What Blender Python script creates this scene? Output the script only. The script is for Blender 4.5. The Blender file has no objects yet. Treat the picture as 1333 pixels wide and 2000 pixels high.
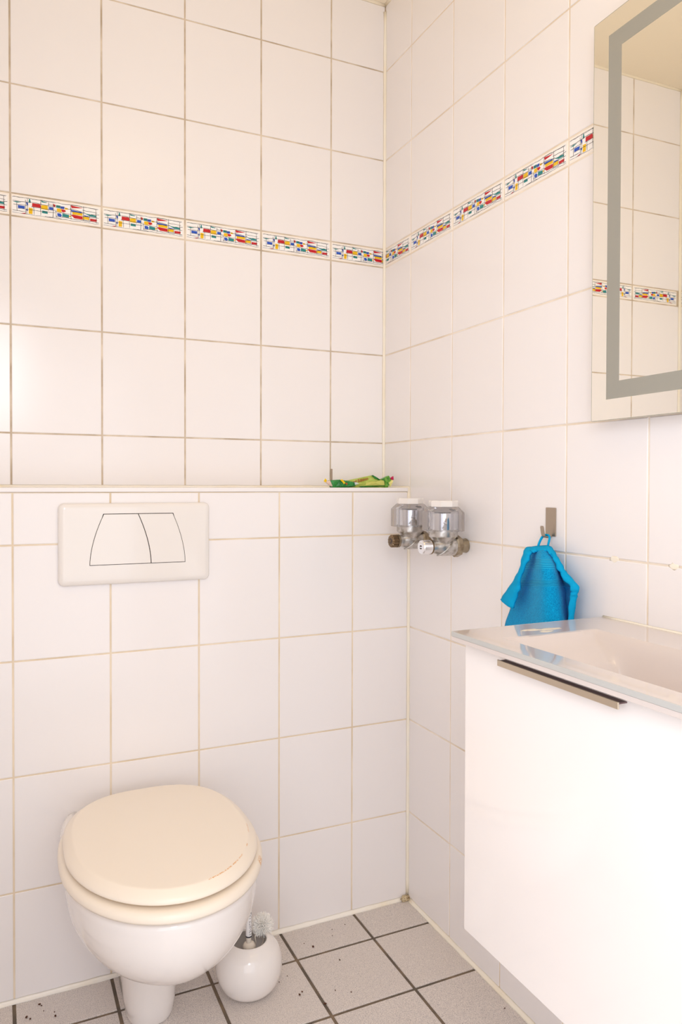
import bpy, bmesh, math, random
from mathutils import Vector, Matrix
S = bpy.context.scene
COL = S.collection
random.seed(4)

# ------------------------------------------------------------------ camera, world, lights, exposure
YAW, PITCH, ROLL = 0.43259, -0.01522, 0.00267
fw = Vector((math.sin(YAW)*math.cos(PITCH), math.cos(YAW)*math.cos(PITCH), math.sin(PITCH)))
rt0 = Vector((math.cos(YAW), -math.sin(YAW), 0)); up0 = rt0.cross(fw)
rt = rt0*math.cos(ROLL)+up0*math.sin(ROLL); up = up0*math.cos(ROLL)-rt0*math.sin(ROLL)
cd = bpy.data.cameras.new('camera'); cam = bpy.data.objects.new('camera', cd); COL.objects.link(cam)
M = Matrix(((rt.x, up.x, -fw.x, -1.0127), (rt.y, up.y, -fw.y, -1.8975), (rt.z, up.z, -fw.z, 1.1300), (0, 0, 0, 1)))
cam.matrix_world = M
cd.sensor_fit = 'VERTICAL'; cd.sensor_height = 36.0
cd.lens = 1452.98/2000*36.0
cd.shift_y = (967.65-1000)/2000.0
cd.clip_start = 0.02
S.camera = cam

w = bpy.data.worlds.new('world'); S.world = w; w.use_nodes = True
w.node_tree.nodes['Background'].inputs[0].default_value = (0.90, 0.95, 1.0, 1)
w.node_tree.nodes['Background'].inputs[1].default_value = 1.0

def area(name, loc, target, sx, sy, power, color):
    l = bpy.data.lights.new(name, 'AREA'); l.shape = 'RECTANGLE'; l.size = sx; l.size_y = sy
    l.energy = power; l.color = color
    o = bpy.data.objects.new(name, l); COL.objects.link(o); o.location = loc
    d = (Vector(target)-Vector(loc)).normalized()
    o.rotation_euler = d.to_track_quat('-Z', 'Y').to_euler()
    return o
# daylight through the doorway behind the camera and through the open door in the left wall beside it
area('doorway_daylight', (-0.78, -2.17, 0.95), (-0.62, 0.0, 0.55), 0.78, 1.6, 7.0, (0.91, 0.92, 1.0))
area('hall_window', (-1.03, -2.18, 1.66), (-1.0, 0.0, 1.3), 0.26, 0.46, 4.6, (0.90, 0.94, 1.0))
area('side_daylight', (-1.185, -1.72, 1.05), (0.0, -1.25, 0.85), 0.72, 1.85, 8.5, (0.91, 0.92, 1.0))
# unseen warm lamp, added below the ceiling and turned up to make it glow
up_l = area('added_uplight', (-0.62, -1.45, 2.20), (-0.62, -1.45, 3.0), 0.30, 0.30, 4.2, (1.0, 0.81, 0.52))
up_l.data.shape = 'DISK'

vs = S.view_settings
vs.view_transform = 'Standard'; vs.look = 'None'; vs.gamma = 1.0; vs.use_curve_mapping = False
vs.exposure = -0.30
S.cycles.max_bounces = 14; S.cycles.diffuse_bounces = 8; S.cycles.glossy_bounces = 6; S.cycles.transmission_bounces = 8

# ------------------------------------------------------------------ helpers
def lin(r, g, b):
    f = lambda c: (c/255/12.92) if c/255 <= 0.04045 else ((c/255+0.055)/1.055)**2.4
    return (f(r), f(g), f(b), 1.0)

def mat(name, color, rough=0.4, metal=0.0, coat=0.0, trans=0.0, ior=1.45, spec=0.5,
        noise=None, bump=None):
    """noise=(scale, color2, lo, hi); bump=(scale, strength, distance)"""
    m = bpy.data.materials.new(name); m.use_nodes = True
    nt = m.node_tree; b = nt.nodes['Principled BSDF']
    b.inputs['Base Color'].default_value = color
    b.inputs['Roughness'].default_value = rough
    b.inputs['Metallic'].default_value = metal
    b.inputs['Coat Weight'].default_value = coat
    b.inputs['Transmission Weight'].default_value = trans
    b.inputs['IOR'].default_value = ior
    b.inputs['Specular IOR Level'].default_value = spec
    tc = nt.nodes.new('ShaderNodeTexCoord')
    if noise:
        sc, c2, lo, hi = noise
        n = nt.nodes.new('ShaderNodeTexNoise'); n.inputs['Scale'].default_value = sc; n.inputs['Detail'].default_value = 4
        nt.links.new(tc.outputs['Object'], n.inputs['Vector'])
        r = nt.nodes.new('ShaderNodeValToRGB')
        r.color_ramp.elements[0].position = lo; r.color_ramp.elements[0].color = color
        r.color_ramp.elements[1].position = hi; r.color_ramp.elements[1].color = c2
        nt.links.new(n.outputs['Fac'], r.inputs['Fac']); nt.links.new(r.outputs['Color'], b.inputs['Base Color'])
    if bump:
        sc, st, ds = bump
        n2 = nt.nodes.new('ShaderNodeTexNoise'); n2.inputs['Scale'].default_value = sc; n2.inputs['Detail'].default_value = 2
        nt.links.new(tc.outputs['Object'], n2.inputs['Vector'])
        bp = nt.nodes.new('ShaderNodeBump'); bp.inputs['Strength'].default_value = st; bp.inputs['Distance'].default_value = ds
        nt.links.new(n2.outputs['Fac'], bp.inputs['Height']); nt.links.new(bp.outputs['Normal'], b.inputs['Normal'])
    return m

def link(name, me, m=None, parent=None, loc=None, rot=None, smooth=False):
    if m is not None and len(me.materials) == 0:
        for k in (m if isinstance(m, (list, tuple)) else [m]): me.materials.append(k)
    if smooth:
        for p in me.polygons: p.use_smooth = True
    o = bpy.data.objects.new(name, me); COL.objects.link(o)
    if loc: o.location = loc
    if rot: o.rotation_euler = rot
    if parent: o.parent = parent
    return o

def pyd(verts, faces):
    me = bpy.data.meshes.new('mesh'); me.from_pydata([tuple(v) for v in verts], [], faces); me.update()
    return me

def bm_me(bm):
    bmesh.ops.recalc_face_normals(bm, faces=bm.faces[:])
    me = bpy.data.meshes.new('mesh'); bm.to_mesh(me); bm.free(); return me

def box_bm(bm, x0, x1, y0, y1, z0, z1, bev=0.0, seg=2):
    b2 = bmesh.new()
    vs_ = [b2.verts.new((x, y, z)) for x in (x0, x1) for y in (y0, y1) for z in (z0, z1)]
    for f in ((0,1,3,2),(4,6,7,5),(0,4,5,1),(2,3,7,6),(0,2,6,4),(1,5,7,3)): b2.faces.new([vs_[i] for i in f])
    if bev > 0: bmesh.ops.bevel(b2, geom=b2.edges[:]+b2.verts[:], offset=bev, segments=seg, profile=0.5, affect='EDGES')
    tmp = bpy.data.meshes.new('t'); b2.to_mesh(tmp); b2.free(); bm.from_mesh(tmp); bpy.data.meshes.remove(tmp)

def box(name, x0, x1, y0, y1, z0, z1, m, parent=None, bev=0.0, seg=2, smooth=False):
    bm = bmesh.new(); box_bm(bm, x0, x1, y0, y1, z0, z1, bev, seg)
    return link(name, bm_me(bm), m, parent, smooth=smooth)

def loft(rings, cap0=True, cap1=True):
    """rings of equal length -> closed lofted mesh"""
    n = len(rings[0]); V = [p for r in rings for p in r]; F = []
    for i in range(len(rings)-1):
        for j in range(n):
            k = (j+1) % n
            F.append((i*n+j, i*n+k, (i+1)*n+k, (i+1)*n+j))
    if cap0: F.append(tuple(range(n))[::-1])
    if cap1: F.append(tuple((len(rings)-1)*n+j for j in range(n)))
    me = pyd(V, F)
    bm = bmesh.new(); bm.from_mesh(me); me2 = bm_me(bm); bpy.data.meshes.remove(me)
    return me2

def lathe(profile, n=48, axis='Z', center=(0, 0, 0), cap0=True, cap1=True):
    rings = []
    for r, h in profile:
        ring = []
        for j in range(n):
            a = 2*math.pi*j/n; c, s = r*math.cos(a), r*math.sin(a)
            p = (c, s, h) if axis == 'Z' else ((h, c, s) if axis == 'X' else (c, h, s))
            ring.append((p[0]+center[0], p[1]+center[1], p[2]+center[2]))
        rings.append(ring)
    return loft(rings, cap0, cap1)

def tube(pts, r, n=10, flat=1.0):
    pts = [Vector(p) for p in pts]; rings = []
    nrm = None
    for i, p in enumerate(pts):
        t = (pts[min(i+1, len(pts)-1)]-pts[max(i-1, 0)]).normalized()
        if nrm is None:
            a = Vector((0, 0, 1)) if abs(t.z) < 0.9 else Vector((1, 0, 0)); nrm = t.cross(a).normalized()
        else: nrm = (nrm-t*nrm.dot(t)).normalized()
        bn = t.cross(nrm)
        rr = r[i] if isinstance(r, (list, tuple)) else r
        rings.append([tuple(p+nrm*math.cos(2*math.pi*j/n)*rr+bn*math.sin(2*math.pi*j/n)*rr*flat) for j in range(n)])
    return loft(rings)

def autosmooth(o, deg=35):
    me = o.data
    for p in me.polygons: p.use_smooth = True
    bm = bmesh.new(); bm.from_mesh(me)
    for e in bm.edges:
        if len(e.link_faces) == 2 and e.calc_face_angle(0) > math.radians(deg): e.smooth = False
    bm.to_mesh(me); bm.free()
    return o

def thing(name, label, cat, loc=(0, 0, 0), group=None):
    o = bpy.data.objects.new(name, None); COL.objects.link(o); o.location = loc
    o.empty_display_size = 0.05
    o['label'] = label; o['category'] = cat
    if group: o['group'] = group
    return o

def under(o, parent):
    """parent keeping world position (parents here are only translated or rotated Empties)"""
    bpy.context.view_layer.update()
    o.parent = parent; o.matrix_parent_inverse = parent.matrix_world.inverted()
    return o

def struct(o): o['kind'] = 'structure'; return o

def catmull(P, n):
    out = []
    for i in range(len(P)-1):
        p0, p1, p2, p3 = P[max(i-1, 0)], P[i], P[i+1], P[min(i+2, len(P)-1)]
        for k in range(n):
            t = k/n
            out.append(tuple(0.5*((2*b)+(-a+c)*t+(2*a-5*b+4*c-d)*t*t+(-a+3*b-3*c+d)*t**3) for a, b, c, d in zip(p0, p1, p2, p3)))
    out.append(tuple(P[-1])); return out

# ------------------------------------------------------------------ materials
m_tile = mat('white_glazed_tile', lin(243, 239, 238), 0.17, bump=(420, 0.10, 0.0006))
m_grout_back = mat('grout_tan_grey', lin(186, 168, 144), 0.9, noise=(14, lin(228, 214, 194), 0.35, 0.65))
m_grout_low = mat('grout_sand', lin(222, 204, 176), 0.9, noise=(10, lin(240, 226, 204), 0.35, 0.65))
m_grout_right = mat('grout_pale', lin(226, 210, 188), 0.9, noise=(9, lin(244, 234, 220), 0.35, 0.65))
m_grout_floor = mat('grout_dark_brown', lin(104, 94, 82), 0.9, noise=(18, lin(140, 120, 98), 0.45, 0.7))
m_silicone = mat('cream_silicone', lin(252, 246, 232), 0.35, noise=(6, lin(248, 236, 212), 0.4, 0.7))
m_silicone_y = mat('yellowed_silicone', lin(253, 248, 238), 0.4, noise=(4, lin(248, 234, 202), 0.5, 0.65))
m_paint = mat('cream_paint', lin(244, 232, 208), 0.85, bump=(160, 0.15, 0.001))
m_white_paint = mat('white_paint', lin(238, 235, 230), 0.6)
m_plastic = mat('white_gloss_plastic', lin(238, 233, 228), 0.12, coat=0.3)
m_gap = mat('dark_gap', lin(48, 38, 30), 0.8)
m_ceramic = mat('white_ceramic', lin(243, 238, 234), 0.09, coat=0.5)
m_steel = mat('brushed_steel', lin(176, 162, 146), 0.38, metal=0.9)
m_chrome = mat('chrome', (0.86, 0.87, 0.90, 1), 0.06, metal=1.0)
m_brass = mat('dull_nickel', lin(168, 154, 132), 0.33, metal=0.9, noise=(60, lin(130, 116, 96), 0.45, 0.7))
m_cast = mat('cast_nickel', lin(200, 196, 192), 0.28, metal=0.85, noise=(80, lin(150, 142, 130), 0.45, 0.7), bump=(260, 0.12, 0.0006))
m_dark_brass = mat('tarnished_brass', lin(128, 108, 84), 0.35, metal=0.9)
m_acrylic = mat('smoky_acrylic', (0.76, 0.75, 0.76, 1), 0.04, trans=0.90, ior=1.05)
m_gloss_lacquer = mat('white_gloss_lacquer', lin(250, 244, 240), 0.10, coat=0.5)
m_handle = mat('satin_nickel', lin(206, 192, 172), 0.3, metal=0.85)
m_sink = mat('white_sink_glaze', lin(218, 207, 201), 0.07, coat=0.6)
m_glass_edge = mat('pale_glass_edge', lin(192, 192, 188), 0.05, coat=0.5)
m_mirror = mat('mirror_silver', lin(252, 250, 242), 0.012, metal=1.0)
m_frost = mat('frosted_band', lin(158, 156, 146), 0.16, spec=0.5)
m_alu = mat('white_aluminium', lin(226, 220, 210), 0.4, metal=0.2)
m_dark = mat('shadow_grey', lin(90, 80, 74), 0.7)

def floor_tile_mat():
    m = mat('speckled_floor_tile', lin(222, 213, 206), 0.42)
    nt = m.node_tree; b = nt.nodes['Principled BSDF']
    tc = nt.nodes['Texture Coordinate']; oi = nt.nodes.new('ShaderNodeObjectInfo')
    ad = nt.nodes.new('ShaderNodeVectorMath'); ad.operation = 'ADD'
    sc = nt.nodes.new('ShaderNodeVectorMath'); sc.operation = 'SCALE'; sc.inputs['Scale'].default_value = 7.0
    cb = nt.nodes.new('ShaderNodeCombineXYZ')
    for i in range(3): nt.links.new(oi.outputs['Random'], cb.inputs[i])
    nt.links.new(cb.outputs[0], sc.inputs[0]); nt.links.new(tc.outputs['Object'], ad.inputs[0]); nt.links.new(sc.outputs[0], ad.inputs[1])
    cols = [b.inputs['Base Color'].default_value[:]]
    prev = None
    for scale, lo, hi, col in ((720, 0.55, 0.66, lin(160, 154, 156)), (900, 0.63, 0.70, lin(112, 106, 112)), (640, 0.58, 0.68, lin(240, 232, 224))):
        n = nt.nodes.new('ShaderNodeTexNoise'); n.inputs['Scale'].default_value = scale; n.inputs['Detail'].default_value = 1.5
        nt.links.new(ad.outputs[0], n.inputs['Vector'])
        r = nt.nodes.new('ShaderNodeMapRange'); r.inputs['From Min'].default_value = lo; r.inputs['From Max'].default_value = hi
        nt.links.new(n.outputs['Fac'], r.inputs['Value'])
        mx = nt.nodes.new('ShaderNodeMix'); mx.data_type = 'RGBA'
        mx.inputs['B'].default_value = col
        if prev is None: mx.inputs['A'].default_value = cols[0]
        else: nt.links.new(prev, mx.inputs['A'])
        nt.links.new(r.outputs['Result'], mx.inputs['Factor']); prev = mx.outputs['Result']
    nt.links.new(prev, b.inputs['Base Color'])
    return m
m_floor = floor_tile_mat()

# ------------------------------------------------------------------ tiled surfaces
CEIL = 2.4985
LEFT = -1.200
DEPTH = 0.1457            # how far the lower boxed-in wall stands in front of the upper one
FRONT = -2.20
T_CACHE = {}
def tile_mesh(wd, ht, m, t=0.006, ch=0.0011):
    """front face at local y=0 facing -Y, width along +X, height along +Z, centred"""
    key = (round(wd, 4), round(ht, 4), m.name)
    if key in T_CACHE: return T_CACHE[key]
    a, b = wd/2, ht/2
    def q(i, y): return [(-a+i, y, -b+i), (a-i, y, -b+i), (a-i, y, b-i), (-a+i, y, b-i)]
    V = q(ch, 0)+q(0, ch*0.7)+q(0, t)
    F = [(0, 1, 2, 3)]
    for r in (0, 4):
        for j in range(4):
            k = (j+1) % 4; F.append((r+j, r+4+j, r+4+k, r+k))
    me = pyd(V, F); me.materials.append(m); T_CACHE[key] = me
    return me

def tile_grid(parent, name, us, vs_, gu, gv, m, place, rot, skip=None, jit=0.0):
    for i in range(len(us)-1):
        for j in range(len(vs_)-1):
            if skip and skip(i, j): continue
            u0, u1, v0, v1 = us[i]+gu/2, us[i+1]-gu/2, vs_[j]+gv/2, vs_[j+1]-gv/2
            if u1-u0 < 0.004 or v1-v0 < 0.004: continue
            o = bpy.data.objects.new(name, tile_mesh(u1-u0, v1-v0, m)); COL.objects.link(o)
            o.location = place((u0+u1)/2, (v0+v1)/2); o.rotation_euler = rot
            if jit: o.rotation_euler = (rot[0]+random.uniform(-jit, jit), rot[1], rot[2]+random.uniform(-jit, jit))
            o.parent = parent

GD = 0.0014               # grout lies this far behind the tile faces
TH = 0.252
ROW = lambda k: 1.2476+k*TH
rows_up = [ROW(0), ROW(1), ROW(2)]
B0, B1 = ROW(2), ROW(2)+0.05245
rows_top = [B1, B1+TH, B1+2*TH, CEIL]
rows_low = [0.0, ROW(-4), ROW(-3), ROW(-2), ROW(-1), ROW(0)]

# floor
floor = struct(box('floor', LEFT-0.1, 0.1, FRONT-0.1, 0.1, -0.08, -0.0022, m_grout_floor))
fx = [-0.1673-0.2044*k for k in range(6)]
fus = sorted([0.001, LEFT]+[x for x in fx if x > LEFT])
fy = [-DEPTH-0.1202-0.2044*k for k in range(10)]
fvs = sorted([-DEPTH, FRONT]+[y for y in fy if y > FRONT])
tile_grid(floor, 'floor_tile', fus, fvs, 0.0075, 0.0075, m_floor, lambda u, v: (u, v, 0.0), (-math.pi/2, 0, 0))

# ceiling
ceiling = struct(box('ceiling', LEFT-0.1, 0.1, FRONT-0.1, 0.1, CEIL, CEIL+0.08, m_paint))

# upper back wall
wall_back = struct(box('wall_back', LEFT-0.1, 0.1, GD, 0.1, 0.0, CEIL, m_grout_back))
bus = sorted([0.0, LEFT]+[-0.1691-0.2037*k for k in range(5)])
BK = lambda u, v: (u, 0.0, v)
tile_grid(wall_back, 'wall_tile', bus, [1.1207]+rows_up, 0.0042, 0.0036, m_tile, BK, (0, 0, 0), jit=0.0006)
tile_grid(wall_back, 'wall_tile', bus, rows_top, 0.0042, 0.0036, m_tile, BK, (0, 0, 0), jit=0.0006)

# lower, boxed-in wall with its ledge
wall_lower = struct(box('wall_lower', LEFT-0.02, 0.0, -DEPTH+GD, GD, 0.0, 1.110, m_grout_low))
lus = sorted([0.0, LEFT]+[-0.1694-0.2037*k for k in range(6) if -0.1694-0.2037*k > LEFT])
LW = lambda u, v: (u, -DEPTH, v)
tile_grid(wall_lower, 'wall_tile', lus, rows_low[:-1]+[1.110], 0.0040, 0.0036, m_tile, LW, (0, 0, 0), jit=0.0006)
box('ledge_board', LEFT+0.001, -0.004, -DEPTH-0.0012, -0.0005, 1.1105, 1.1207, m_tile, wall_lower, bev=0.0015)

# right wall
wall_right = struct(box('wall_right', GD, 0.1, FRONT-0.1, 0.1, 0.0, CEIL, m_grout_right))
rus = [0.0]+[0.1476+0.2033*k for k in range(11)]
rus = [u for u in rus if u < -FRONT]+[-FRONT]
RW = lambda u, v: (0.0, -u, v)
RR = (0, 0, -math.pi/2)
tile_grid(wall_right, 'wall_tile', rus, rows_low+rows_up[1:], 0.0042, 0.0038, m_tile, RW, RR, jit=0.0006)
tile_grid(wall_right, 'wall_tile', rus, rows_top, 0.0042, 0.0038, m_tile, RW, RR, jit=0.0006)

# left wall (seen only in the mirror)
DY0, DY1, DZ = -2.10, -1.34, 2.09          # open doorway in the left wall
bm = bmesh.new()
box_bm(bm, LEFT-0.1, LEFT-GD, DY1, 0.1, 0.0, CEIL); box_bm(bm, LEFT-0.1, LEFT-GD, FRONT-0.1, DY0, 0.0, CEIL); box_bm(bm, LEFT-0.1, LEFT-GD, DY0, DY1, DZ, CEIL)
wall_left = struct(link('wall_left', bm_me(bm), m_grout_right))
lu = [DY1]+[-0.2037*k for k in range(6, -1, -1)]
LWf = lambda u, v: (LEFT, u, v)
tile_grid(wall_left, 'wall_tile', lu, rows_low+rows_up[1:], 0.0042, 0.0038, m_tile, LWf, (0, 0, math.pi/2))
tile_grid(wall_left, 'wall_tile', lu, rows_top, 0.0042, 0.0038, m_tile, LWf, (0, 0, math.pi/2))

# front wall behind the camera with the open doorway
bm = bmesh.new()
box_bm(bm, LEFT-0.1, -1.17, FRONT-0.1, FRONT, 0, CEIL); box_bm(bm, -0.36, 0.1, FRONT-0.1, FRONT, 0, CEIL); box_bm(bm, -1.17, -0.36, FRONT-0.1, FRONT, 2.1, CEIL)
struct(link('wall_front', bm_me(bm), m_white_paint))

# ------------------------------------------------------------------ border tiles with their printed pattern
m_blk = mat('print_black', lin(58, 50, 48), 0.3); m_red = mat('print_red', lin(196, 22, 36), 0.2)
m_blu = mat('print_blue', lin(36, 84, 190), 0.2); m_yel = mat('print_yellow', lin(238, 190, 20), 0.2); m_tea = mat('print_teal', lin(32, 136, 136), 0.2)
m_wht = mat('print_white', lin(250, 248, 246), 0.15); m_pad = mat('border_cream', lin(250, 242, 232), 0.2)
BMATS = [m_pad, m_wht, m_blk, m_red, m_blu, m_yel, m_tea]
PAT = []                  # (material index, polygon in decor units: x 0..630, y 0..130 downwards)
def R4(k, x0, x1, y0, y1, sk=2):
    PAT.append((k, [(x0+random.uniform(-sk, sk), y0+random.uniform(-sk, sk)), (x1+random.uniform(-sk, sk), y0+random.uniform(-sk, sk)+1), (x1+random.uniform(-sk, sk), y1), (x0+random.uniform(-sk, sk), y1-1)]))
def LN(x0, y0, x1, y1, wd=3.1, wob=1.6):
    n = max(2, int(math.hypot(x1-x0, y1-y0)/28)+1); P = []
    for i in range(n+1):
        t = i/n; P.append((x0+(x1-x0)*t+random.uniform(-wob, wob), y0+(y1-y0)*t+random.uniform(-wob, wob)))
    for (a, b), (c, d) in zip(P, P[1:]):
        L = math.hypot(c-a, d-b); nx, ny = -(d-b)/L*wd/2, (c-a)/L*wd/2; s = random.uniform(0.5, 1.25)
        PAT.append((2, [(a-nx, b-ny), (c-nx*s, d-ny*s), (c+nx*s, d+ny*s), (a+nx, b+ny)]))
PAT.append((6, [(2, 44), (28, 38), (66, 40), (36, 47)]))
R4(4, 38, 88, 66, 88); R4(4, 98, 110, 34, 56); R4(4, 97, 109, 86, 100, 1); PAT.append((6, [(118, 4), (124, 4), (130, 34), (112, 36)]))
R4(5, 112, 141, 72, 121, 3); PAT.append((3, [(64, 124), (92, 118), (92, 124), (70, 128)]))
R4(3, 138, 198, 34, 63); PAT.append((6, [(202, 6), (246, 14), (236, 18), (206, 18)])); R4(5, 202, 248, 38, 72)
R4(6, 208, 248, 80, 102); R4(4, 256, 288, 42, 68, 3); PAT.append((3, [(284, 16), (304, 22), (302, 40), (290, 36)]))
R4(6, 308, 338, 22, 44); R4(4, 340, 368, 26, 46, 3); PAT.append((5, [(370, 32), (392, 34), (396, 44), (372, 48)])); R4(5, 312, 345, 46, 74)
PAT.append((3, [(346, 48), (372, 50), (380, 62), (362, 72), (348, 68)])); PAT.append((4, [(316, 84), (340, 84), (350, 98), (342, 110), (318, 106)])); R4(6, 354, 400, 84, 108, 3)
PAT.append((5, [(400, 92), (414, 88), (414, 98), (402, 102)])); PAT.append((3, [(414, 6), (440, 10), (506, 16), (470, 22), (420, 28)]))
PAT.append((4, [(410, 42), (440, 44), (496, 50), (494, 56), (420, 54)])); R4(5, 424, 500, 58, 78); PAT.append((3, [(414, 84), (430, 78), (500, 82), (504, 108), (440, 106)]))
PAT.append((6, [(508, 54), (560, 58), (604, 60), (602, 74), (560, 74)])); PAT.append((4, [(508, 70), (540, 72), (558, 78), (540, 80), (516, 78)]))
R4(5, 502, 550, 80, 104, 4); R4(3, 556, 606, 88, 110)
LN(0, 4, 620, 6, 3, 2.5); LN(10, 2, 300, 1, 1.5, 2); LN(420, 1, 610, 12, 2.0, 3); LN(0, 126, 620, 127, 2.4, 2.6); LN(230, 122, 430, 128, 2.4, 3)
for x, y0, y1 in ((32, 46, 112), (91, 16, 124), (105, 6, 126), (200, 4, 120), (254, 12, 80), (288, 20, 124), (306, 62, 118), (414, 8, 120), (508, 2, 116), (600, 10, 122), (554, 56, 112), (150, 64, 122)): LN(x, y0, x+random.uniform(-4, 4), y1)
for x0, y0, x1, y1 in ((4, 36, 130, 34), (8, 62, 112, 60), (40, 90, 300, 86), (132, 64, 300, 66), (200, 36, 310, 38), (250, 24, 420, 42), (300, 76, 420, 78), (306, 112, 420, 110), (120, 30, 206, 32), (410, 34, 520, 52), (500, 32, 610, 40), (410, 58, 510, 56), (500, 80, 620, 78), (500, 106, 620, 116), (410, 112, 560, 118), (4, 108, 90, 110), (560, 58, 622, 52)): LN(x0, y0, x1, y1)

def clipx(poly, lo, hi):
    for sgn, lim in ((1, lo), (-1, -hi)):
        out = []
        for (a, b), (c, d) in zip(poly, poly[1:]+poly[:1]):
            ia, ic = sgn*a >= lim, sgn*c >= lim
            if ia: out.append((a, b))
            if ia != ic:
                t = (sgn*lim-a)/(c-a); out.append((sgn*lim, b+(d-b)*t))
        poly = out
        if len(poly) < 3: return []
    return poly

def border_mesh(full, h, w0, w1, flip=False):
    """full = width of an uncut border tile; w0..w1 = the piece kept (0..full); local x runs from w0 to w1"""
    ch = 0.0012; V = []; F = []; MI = []
    a, b = w0, w1
    def q(i, y): return [(a+i, y, -h/2+i), (b-i, y, -h/2+i), (b-i, y, h/2-i), (a+i, y, h/2-i)]
    V += q(ch, 0)+q(0, ch*0.7)+q(0, 0.006); F.append((0, 1, 2, 3)); MI.append(0)
    for r in (0, 4):
        for j in range(4):
            k = (j+1) % 4; F.append((r+j, r+4+j, r+4+k, r+k)); MI.append(0)
    px = (full-0.004)/630.0; hz = h*0.80
    X = lambda u: 0.002+u*px
    Z = lambda v: hz/2-v/130*hz
    def add(mi, poly, y):
        n0 = len(V)
        P = [(X(u), Z(v)) for u, v in poly]
        P = clipx(P, a+ch, b-ch)
        if len(P) < 3: return
        for x, z in P: V.append((x, y, z))
        idx = list(range(n0, n0+len(P)))
        ar = sum(P[i][0]*P[(i+1) % len(P)][1]-P[(i+1) % len(P)][0]*P[i][1] for i in range(len(P)))
        F.append(tuple(idx if ar > 0 else idx[::-1])); MI.append(mi)
    add(1, [(0, 0), (625, 0), (625, 130), (0, 130)], -0.00012)
    k = 0
    for pass_ in (0, 1):
        for mi, poly in PAT:
            if (mi == 2) != bool(pass_): continue
            k += 1; add(mi, poly, -0.0002-k*0.0000012)
    me = pyd(V, F)
    for mm in BMATS: me.materials.append(mm)
    for p, mi in zip(me.polygons, MI): p.material_index = mi
    return me
bh = B1-B0-0.0036
full = 0.2037-0.0042
bz = (B0+B1)/2
me_full = border_mesh(full, bh, 0, full)
for u0, u1 in zip(bus, bus[1:]):
    if u1-u0 > 0.19: link('border_tile', me_full, parent=wall_back, loc=(u1-0.0021-full, 0, bz))
link('border_tile', border_mesh(full, bh, 0, 0.1691-0.0042), parent=wall_back, loc=(-0.1691+0.0021, 0, bz))
for i, (u0, u1) in enumerate(zip(rus, rus[1:])):
    if u1-u0 > 0.19: link('border_tile', me_full, parent=wall_right, loc=(0, -u0-0.0021, bz), rot=RR)
cut = full-(0.1476-0.0042)
o = link('border_tile', border_mesh(full, bh, cut, full), parent=wall_right, loc=(0, -0.0021+cut, bz), rot=RR)
for u0, u1 in zip(lu, lu[1:]):
    if u1-u0 > 0.19: link('border_tile', me_full, parent=wall_left, loc=(LEFT, u0+0.0021, bz), rot=(0, 0, math.pi/2))

# ------------------------------------------------------------------ silicone joints
def bead(name, p0, p1, n1, n2, size, m):
    """concave bead along an inner edge p0-p1, legs along n1 and n2"""
    p0, p1, n1, n2 = Vector(p0), Vector(p1), Vector(n1), Vector(n2); L = (p1-p0).length; N = max(2, int(L/0.03)); rings = []
    for i in range(N+1):
        p = p0.lerp(p1, i/N); s = size*(1+random.uniform(-0.12, 0.12))
        prof = [n1*s, n1*s*0.55+n2*s*0.16, n1*s*0.3+n2*s*0.3, n1*s*0.16+n2*s*0.55, n2*s, -n1*0.001-n2*0.001]
        rings.append([tuple(p+q) for q in prof])
    return struct(link(name, loft(rings), m, smooth=True))
bead('trim_1', (0, 0, 1.1207), (0, 0, CEIL-0.02), (-1, 0, 0), (0, -1, 0), 0.0065, m_silicone)
bead('trim_2', (0, -DEPTH, 0.012), (0, -DEPTH, 1.121), (-1, 0, 0), (0, -1, 0), 0.0062, m_silicone)
bead('trim_3', (LEFT, -DEPTH, 0), (0, -DEPTH, 0), (0, -1, 0), (0, 0, 1), 0.0085, m_silicone_y)
bead('trim_4', (0, -DEPTH, 0), (0, FRONT, 0), (-1, 0, 0), (0, 0, 1), 0.0085, m_silicone)
bead('trim_5', (LEFT, 0, 1.1207), (0, 0, 1.1207), (0, -1, 0), (0, 0, 1), 0.006, m_silicone_y)
bead('trim_6', (LEFT, 0, 1.1207), (LEFT, 0, CEIL-0.002), (1, 0, 0), (0, -1, 0), 0.0065, m_silicone)
bead('trim_7', (0, -DEPTH, 1.1207), (0, 0, 1.1207), (-1, 0, 0), (0, 0, 1), 0.005, m_silicone)
bead('trim_8', (LEFT, 0, CEIL), (0, 0, CEIL), (0, -1, 0), (0, 0, -1), 0.006, m_paint)
bead('trim_9', (0, 0, CEIL), (0, FRONT, CEIL), (-1, 0, 0), (0, 0, -1), 0.006, m_paint)
def blob(name, loc, r, sc, m, parent, seed):
    rnd = random.Random(seed); bm = bmesh.new(); bmesh.ops.create_icosphere(bm, subdivisions=2, radius=r)
    for v in bm.verts:
        k = 1+rnd.uniform(-0.28, 0.28); v.co = Vector((v.co.x*sc[0]*k, v.co.y*sc[1]*k, v.co.z*sc[2]*k))
    return link(name, bm_me(bm), m, parent, loc=loc, smooth=True)
m_grime = mat('grimy_silicone', lin(214, 196, 160), 0.6, noise=(160, lin(140, 116, 84), 0.45, 0.62))
blob('grimy_joint', (-0.012, -DEPTH-0.008, 0.006), 0.012, (1.25, 0.7, 0.6), m_grime, wall_lower, 1)
blob('filler_patch', (0.0005, -0.8843, 0.9950), 0.011, (0.10, 1.1, 0.55), m_silicone, wall_right, 2)
blob('filler_patch', (0.0005, -1.0166, 0.9955), 0.010, (0.10, 1.0, 0.6), m_silicone, wall_right, 3)
box('open_joint', -0.1684, -0.1630, -0.0004, 0.003, 1.1260, 1.1725, mat('old_mortar', lin(172, 154, 138), 0.9), wall_back)

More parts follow.
